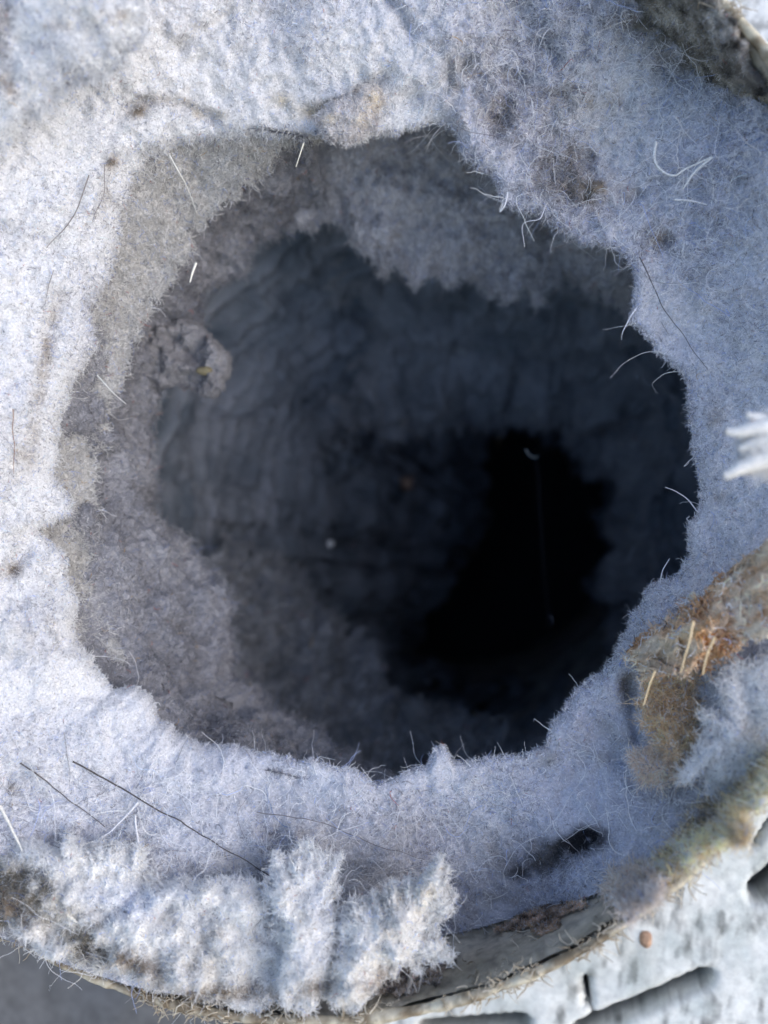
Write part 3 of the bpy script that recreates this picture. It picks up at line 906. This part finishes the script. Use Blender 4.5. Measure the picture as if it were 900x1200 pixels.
# grimy seam lower right along the rim
pillow('dirt_clot', 'straw coloured grimy clot packed along the lower right rim',
       [(768,1008),(800,980),(830,950),(860,920),(900,890),(935,870),(925,892),(895,922),(862,952),(830,982),(800,1012),(770,1034),(750,1036)],
       lambda px, py: wall_depth(px, py, 6), 16, stained([.92, .74, .46], [(850,940,40,10,-40,OLIVE,.9),(800,1000,20,10,-40,[.78,.68,.45],.7),(880,930,30,8,-35,[.8,.7,.5],.6),(830,965,14,10,0,[.2,.19,.17],.8)], 15), 801, 12000, cat='dirt', amp=(13, 11, 6), flen=(4, 8, 10), rag=10, bias=(.5, -.4), nr=60, nt=360)
pillow('lint_knot', 'small pinkish grey lint knot where the mat meets the lower right rim',
       [(712,1042),(716,1022),(732,1012),(752,1015),(764,1030),(776,1038),(770,1052),(748,1058),(728,1054)],
       lambda px, py: wall_depth(px, py, 8) - .01, 14, stained([.80, .70, .60], [(760,1032,10,9,0,[.3,.28,.28],.7),(732,1050,10,5,0,[.4,.38,.4],.6)], 16), 811, 5000, amp=(10, 9, 5), flen=(3, 7, 9), rag=14, lift=.4)
# out-of-focus fluff, upper left corner
pillow('lint_tuft', 'soft overexposed white lint tuft in the upper left corner',
       [(-40,20),(0,5),(60,-20),(130,-30),(165,0),(168,30),(158,62),(140,80),(118,88),(90,98),(70,110),(40,130),(10,170),(-40,190)],
       ramp_y(0, .86, 200, .91), 34, stained([.86, .87, .88], [(2,30,14,40,0,[.35,.32,.32],.8),(62,30,14,6,10,[.45,.42,.40],.7),(138,17,11,6,-10,[.42,.38,.38],.8),(10,100,12,14,0,[.45,.38,.32],.7),(105,15,40,20,0,[.85,.80,.70],.6),(48,55,18,6,0,[.6,.6,.66],.5)], 18), 821, 20000, amp=(6, 3.5, 1.5), flen=(4, 4, 6), nt=360, nr=60, rag=10)
# beige clump on the top lip
pillow('lint_clump', 'round beige lint clump with a cream crust clinging to the top lip',
       [(378,150),(376,138),(388,126),(405,122),(420,115),(432,106),(442,108),(446,118),(443,132),(436,145),(425,158),(408,167),(392,166)],
       .985, 16, stained([.66, .63, .62], [(438,118,9,14,10,[.84,.74,.58],.9),(425,142,8,8,0,[.8,.72,.6],.5),(385,140,12,6,0,[.74,.68,.58],.5)], 19), 831, 9000, amp=(5, 4, 2), flen=(3, 3, 4), rag=5)
# olive dust in the upper right corner
pillow('dirt_clot', 'speckled olive brown dirt patch under the rim in the upper right corner',
       [(735,-30),(760,20),(780,50),(805,75),(830,92),(850,105),(880,110),(898,108),(880,78),(855,40),(830,8),(808,-30)],
       lambda px, py: wall_depth(px, py, 6), 8, stained([.30, .28, .24], [(845,35,12,20,-20,[.62,.60,.60],.6),(835,15,8,8,0,[.6,.6,.58],.6),(870,60,10,26,-20,[.6,.52,.46],.7),(890,85,18,16,0,[.14,.13,.13],.8),(790,20,30,20,0,[.4,.38,.33],.5)], 21), 841, 12000, cat='dirt', amp=(12, 10, 6), flen=(3, 3, 4), rag=8)

pillow('lint_clump', 'small curled lint clump with a yellowish fleck jutting from the left wall',
       [(205,372),(228,376),(246,392),(262,408),(273,426),(268,448),(256,466),(244,468),(226,456),(206,452),(182,456),(160,440),(165,400)],
       1.19, 24, clump_tint, 301, 8000, amp=(16, 8, 3), flen=(3, 1.6, 2.5), rag=2.5, frad=(.25, .4), lift=.1, edge_fr=.1)
# brown husk on the right
def husk_tint(q):
    x, y = pix(q)
    u = (x - 740) * .82 + (y - 760) * -.57
    v = (x - 740) * .57 + (y - 760) * .82
    s1 = fbm(np.stack([u / 5, v, 0 * u], -1), 9, 4, 7)
    k = np.clip(.5 + .7 * s1, 0, 1)[:, None]
    c = np.array([.60, .35, .18]) * (1 - k) + np.array([.95, .81, .63]) * k
    for cx, cy_, sx, sy, an, colr, am in [(826,748,9,8,0,[.75,.36,.08],.9),(770,770,26,18,0,[.36,.30,.24],.7),(865,715,22,30,0,[.85,.74,.62],.7),(892,720,14,10,0,[.62,.36,.2],.6),(880,660,30,14,-40,[.70,.62,.48],.5),(800,745,30,6,-25,[.75,.56,.32],.6),(790,758,16,10,0,[.5,.42,.3],.5)]:
        a = np.clip(am * blob(x, y, cx, cy_, sx, sy, an), 0, 1)[:, None]
        c = c * (1 - a) + np.array(colr) * a
    return c
husk = pillow('dry_husk', 'crumpled tan and brown dry husk with pale stalks on the right side of the lint', 
       [(736,762),(745,748),(765,738),(790,728),(815,712),(838,690),(860,668),(885,645),(930,610),(930,735),(895,745),(880,760),(865,758),(850,745),(838,765),(820,775),(806,780),(790,795),(765,795),(745,785)],
       lambda px, py: .965 - .00055 * (px - 740), 36, husk_tint, 851, 1800, cat='husk', mat=M_HUSK, amp=(16, 13, 6), bias=(.8, -.55), flen=(4, 6, 8), lift=.1, frad=(.4, .9), nt=360, nr=90, rag=16)
pillow('lint_strand', 'tan wispy lint strand hanging down from the brown husk',
       [(758,786),(785,784),(802,800),(808,826),(804,850),(806,872),(792,880),(778,868),(772,846),(764,822),(756,802)],
       near_face(.015), 18, stained([.88, .66, .42], [(770,890,26,12,0,[.85,.70,.58],.7),(790,830,20,20,0,[.66,.46,.28],.6)], 24), 861, 7000, amp=(12, 10, 5), flen=(4, 6, 8), rag=12)
pillow('lint_strand', 'pinkish tan lint wisp at the lower end of the hanging strand',
       [(732,886),(745,882),(765,888),(785,878),(802,872),(806,892),(792,906),(768,908),(748,900)],
       near_face(.012), 12, stained([.90, .74, .60], [(790,890,14,12,0,[.62,.5,.38],.6)], 25), 871, 5000, amp=(8, 7, 4), flen=(4, 6, 8), rag=9)

# ================================================================== TUBES: hairs, threads, stalks
def on_face(pts, off=.006):
    return [(x, y, float(face_depth(np.array(float(x)), np.array(float(y)))) - off) for x, y in pts]

for k_, pts in enumerate([[(812,728),(806,756),(797,788)], [(838,746),(830,765),(824,790)], [(768,786),(762,802),(754,826)]]):
    tube('stalk', [(x, y, .955 - .00065 * (x - 740) - .046) for x, y in pts], 1.6, [.78, .60, .36], husk, wob=1, seed=900 + k_, n=16)

DARK = [.07, .06, .06]; PALE = [.75, .73, .68]; STRAW = [.80, .74, .55]
HAIRS = [
    ('loose_hair', [(86,893),(150,930),(220,970),(275,1000),(316,1026)], 1.0, DARK, 'long dark hair lying diagonally across the lower left lint', .012),
    ('loose_hair', [(22,893),(60,920),(95,948),(122,970)], .8, DARK, 'short dark hair left of the long diagonal one at lower left', .010),
    ('loose_hair', [(300,952),(370,962),(430,985),(495,1008)], .7, [.2,.19,.2], 'thin dark hair running from lower centre towards the bottom', .010),
    ('loose_hair', [(104,204),(92,240),(72,270),(54,290)], .8, [.22,.2,.19], 'thin dark curved hair on the left lint near the top', .010),
    ('loose_hair', [(124,192),(120,225),(108,262)], .6, [.25,.23,.22], 'faint short hair beside the curved dark one at upper left', .008),
    ('loose_hair', [(748,300),(770,345),(795,385),(830,432)], .8, [.12,.12,.14], 'fine dark hair on the right lint beside the hole', .012),
    ('loose_hair', [(15,480),(17,520),(16,555)], .7, [.3,.2,.15], 'short brownish hair at the far left edge', .008),
    ('loose_hair', [(62,318),(56,340),(53,358)], .6, [.3,.28,.27], 'tiny dark hair on the bright left lint', .008),
    ('loose_hair', [(638,975),(655,955),(668,930),(690,905)], .7, [.62,.62,.66], 'pale hair rising from the black smudge at lower right', .012),
    ('loose_hair', [(76,858),(80,890),(82,925)], .6, [.3,.3,.32], 'faint vertical hair in the lower left lint', .008)]
for k_, (nm, pts, r_, c_, lab, off) in enumerate(HAIRS):
    tube(nm, on_face(pts, off), r_, c_, None, lab, 'hair', 'hairs lying on the lint', seed=930 + k_ * 3)
tube('loose_hair', [(199,182,.975),(212,205,.98),(222,225,1.0),(231,250,1.02)], .8, PALE, None, 'pale curved hair hanging over the upper left lip', 'hair', 'hairs hanging in the hole', 1, seed=961)
tube('loose_hair', [(114,440,.985),(130,458,.98),(148,474,.98)], .8, PALE, None, 'pale straight hair poking from the left lip', 'hair', 'hairs hanging in the hole', .5, seed=964)
tube('loose_hair', [(356,168,.985),(352,180,.985),(347,196,.985)], 1.0, [.7, .66, .55], None, 'short blond hair hanging from the top lip', 'hair', 'hairs hanging in the hole', .5, seed=967)
tube('straw_bit', [(230,308,1.03),(226,319,1.03),(223,331,1.03)], 1.8, [.88, .84, .74], None, 'tiny bright straw bit on the shaded upper left wall', 'straw', None, .3, seed=970, n=10)
tube('loose_hair', [(629,540,1.5),(634,620,1.5),(640,700,1.5),(646,775,1.5)], .35, [.12, .12, .14], None, 'barely visible long hair hanging down the black opening', 'hair', 'hairs hanging in the hole', 2, seed=973)
tube('lint_curl', [(616,526,1.4),(620,533,1.4),(627,536,1.4),(631,534,1.4)], 1.3, [.45, .47, .48], None, 'tiny pale curl floating at the top of the black opening', 'lint', None, .3, seed=976, n=14)
tube('lint_curl', [(643,722,1.4),(648,725,1.4),(646,732,1.4)], .8, [.3, .3, .35], None, 'faint tiny curl low in the black opening', 'lint', None, .3, seed=979, n=14)
tube('loose_thread', [(640,238,1.01),(632,256,1.01),(613,262,1.015),(614,290,1.02)], .8, [.6, .6, .66], None, 'thin lint thread dangling from the upper right lip', 'thread', 'threads at the lip', 1.5, seed=982)
tube('loose_thread', [(595,226,1.0),(592,240,.99),(586,248,.99),(590,238,.99)], 1.0, [.75, .76, .8], None, 'tiny looped thread at the upper right lip', 'thread', 'threads at the lip', .6, seed=985)
tube('loose_thread', [(746,360,1.0),(738,372,1.0),(730,388,1.0),(728,398,1.01)], .8, [.72, .73, .8], None, 'short thread sticking out of the right lip', 'thread', 'threads at the lip', .8, seed=988)
tube('loose_thread', [(818,600,1.0),(806,585,1.0),(792,575,1.0),(780,570,1.0)], .8, [.62, .62, .68], None, 'fine thread reaching left from the right lip notch', 'thread', 'threads at the lip', 1.5, seed=991)
tube('loose_thread', [(772,690,1.0),(776,668,.995),(784,654,.995)], .8, [.68, .68, .74], None, 'curved thread above the lower right lip', 'thread', 'threads at the lip', 1, seed=994)
tube('loose_thread', on_face([(768,166),(766,186),(772,198),(790,206),(808,196),(835,184)], .022), 2.0, [.84, .84, .84], None, 'thick white looped thread on the upper right lint', 'thread', None, 1.5, seed=997, mat=M_FELT)
tube('loose_thread', on_face([(835,184),(815,200),(806,212),(800,222)], .020), 1.8, [.84, .84, .84], None, 'short white thread branching down from the looped one', 'thread', None, 1, seed=1000, mat=M_FELT)
tube('loose_thread', on_face([(790,234),(812,236),(828,240)], .015), 1.4, [.8, .8, .82], None, 'small straight white thread below the looped thread', 'thread', None, .6, seed=1003, mat=M_FELT)
tube('loose_thread', on_face([(0,945),(10,965),(20,985),(26,1000)], .02), 2.2, [.82, .80, .76], None, 'cream thread at the lower left edge', 'thread', None, 1.5, seed=1006, mat=M_FELT)
tube('loose_thread', on_face([(38,1040),(58,1056),(78,1070),(90,1080)], .045), 3.2, [.80, .77, .70], None, 'pale rod-like thread on the grimy lower left lint', 'thread', None, 1.5, seed=1009, mat=M_FELT)
tube('loose_thread', on_face([(158,955),(162,985),(158,1015)], .02), 1.5, [.78, .78, .82], None, 'upright pale thread above the white bank', 'thread', None, 2, seed=1012, mat=M_FELT)
tube('loose_thread', on_face([(162,940),(140,962),(112,985)], .015), 1.6, [.78, .78, .82], None, 'pale diagonal thread above the white bank', 'thread', None, 2, seed=1015, mat=M_FELT)
tube('loose_thread', [(488,1120,.985),(484,1142,.96),(478,1165,.93)], 4.0, [.72, .68, .62], None, 'pale tangled thread below the cream plume', 'thread', None, 4, seed=1018, mat=M_FELT)
tube('loose_thread', [(534,1122,1.0),(546,1140,.97),(556,1152,.94)], 4.0, [.66, .62, .56], None, 'grey tangled thread on the bare bottom wall', 'thread', None, 4, seed=1021, mat=M_FELT)

# specks
def speck(name, label, px_, py_, d_, r, colr, seed, cat='speck', sx=1, sy=1):
    u_ = np.linspace(0.02, math.pi - .02, 12); v_ = np.linspace(0, TAU, 19)[:-1]
    V, U = np.meshgrid(v_, u_)
    g = np.stack([np.sin(U) * np.cos(V) * sx, np.sin(U) * np.sin(V) * sy, np.cos(U) * .7], -1) * r
    g = g * (1 + .28 * fbm(g.reshape(-1, 3) + seed * 13, r * 1.1, 3, seed).reshape(U.shape))[..., None]
    q = (g + Q(px_, py_, d_)).reshape(-1, 3)
    o = mesh_obj(name, q, grid_faces(12, 18), M_HUSK, None, np.tile(colr, (len(q), 1)))
    return tag(o, label, cat)
speck('lint_speck', 'tiny pale speck left of the black opening', 388, 637, 1.7, 8, [.85, .85, .85], 3)
speck('yellow_fleck', 'yellowish fleck on the curled clump of the left wall', 240, 434, 1.163, 9, [.24, .21, .13], 4, sx=1.2, sy=.7)
speck('brown_seed', 'small reddish brown seed stuck to the white flange at lower right', 757, 1102, seed_at[2] / F - .006, 12, [.50, .32, .22], 5, 'seed', .7, 1.1)
speck('rust_fleck', 'dull rusty fleck deep in the tunnel', 476, 566, 1.98, 18, [.30, .20, .15], 6)
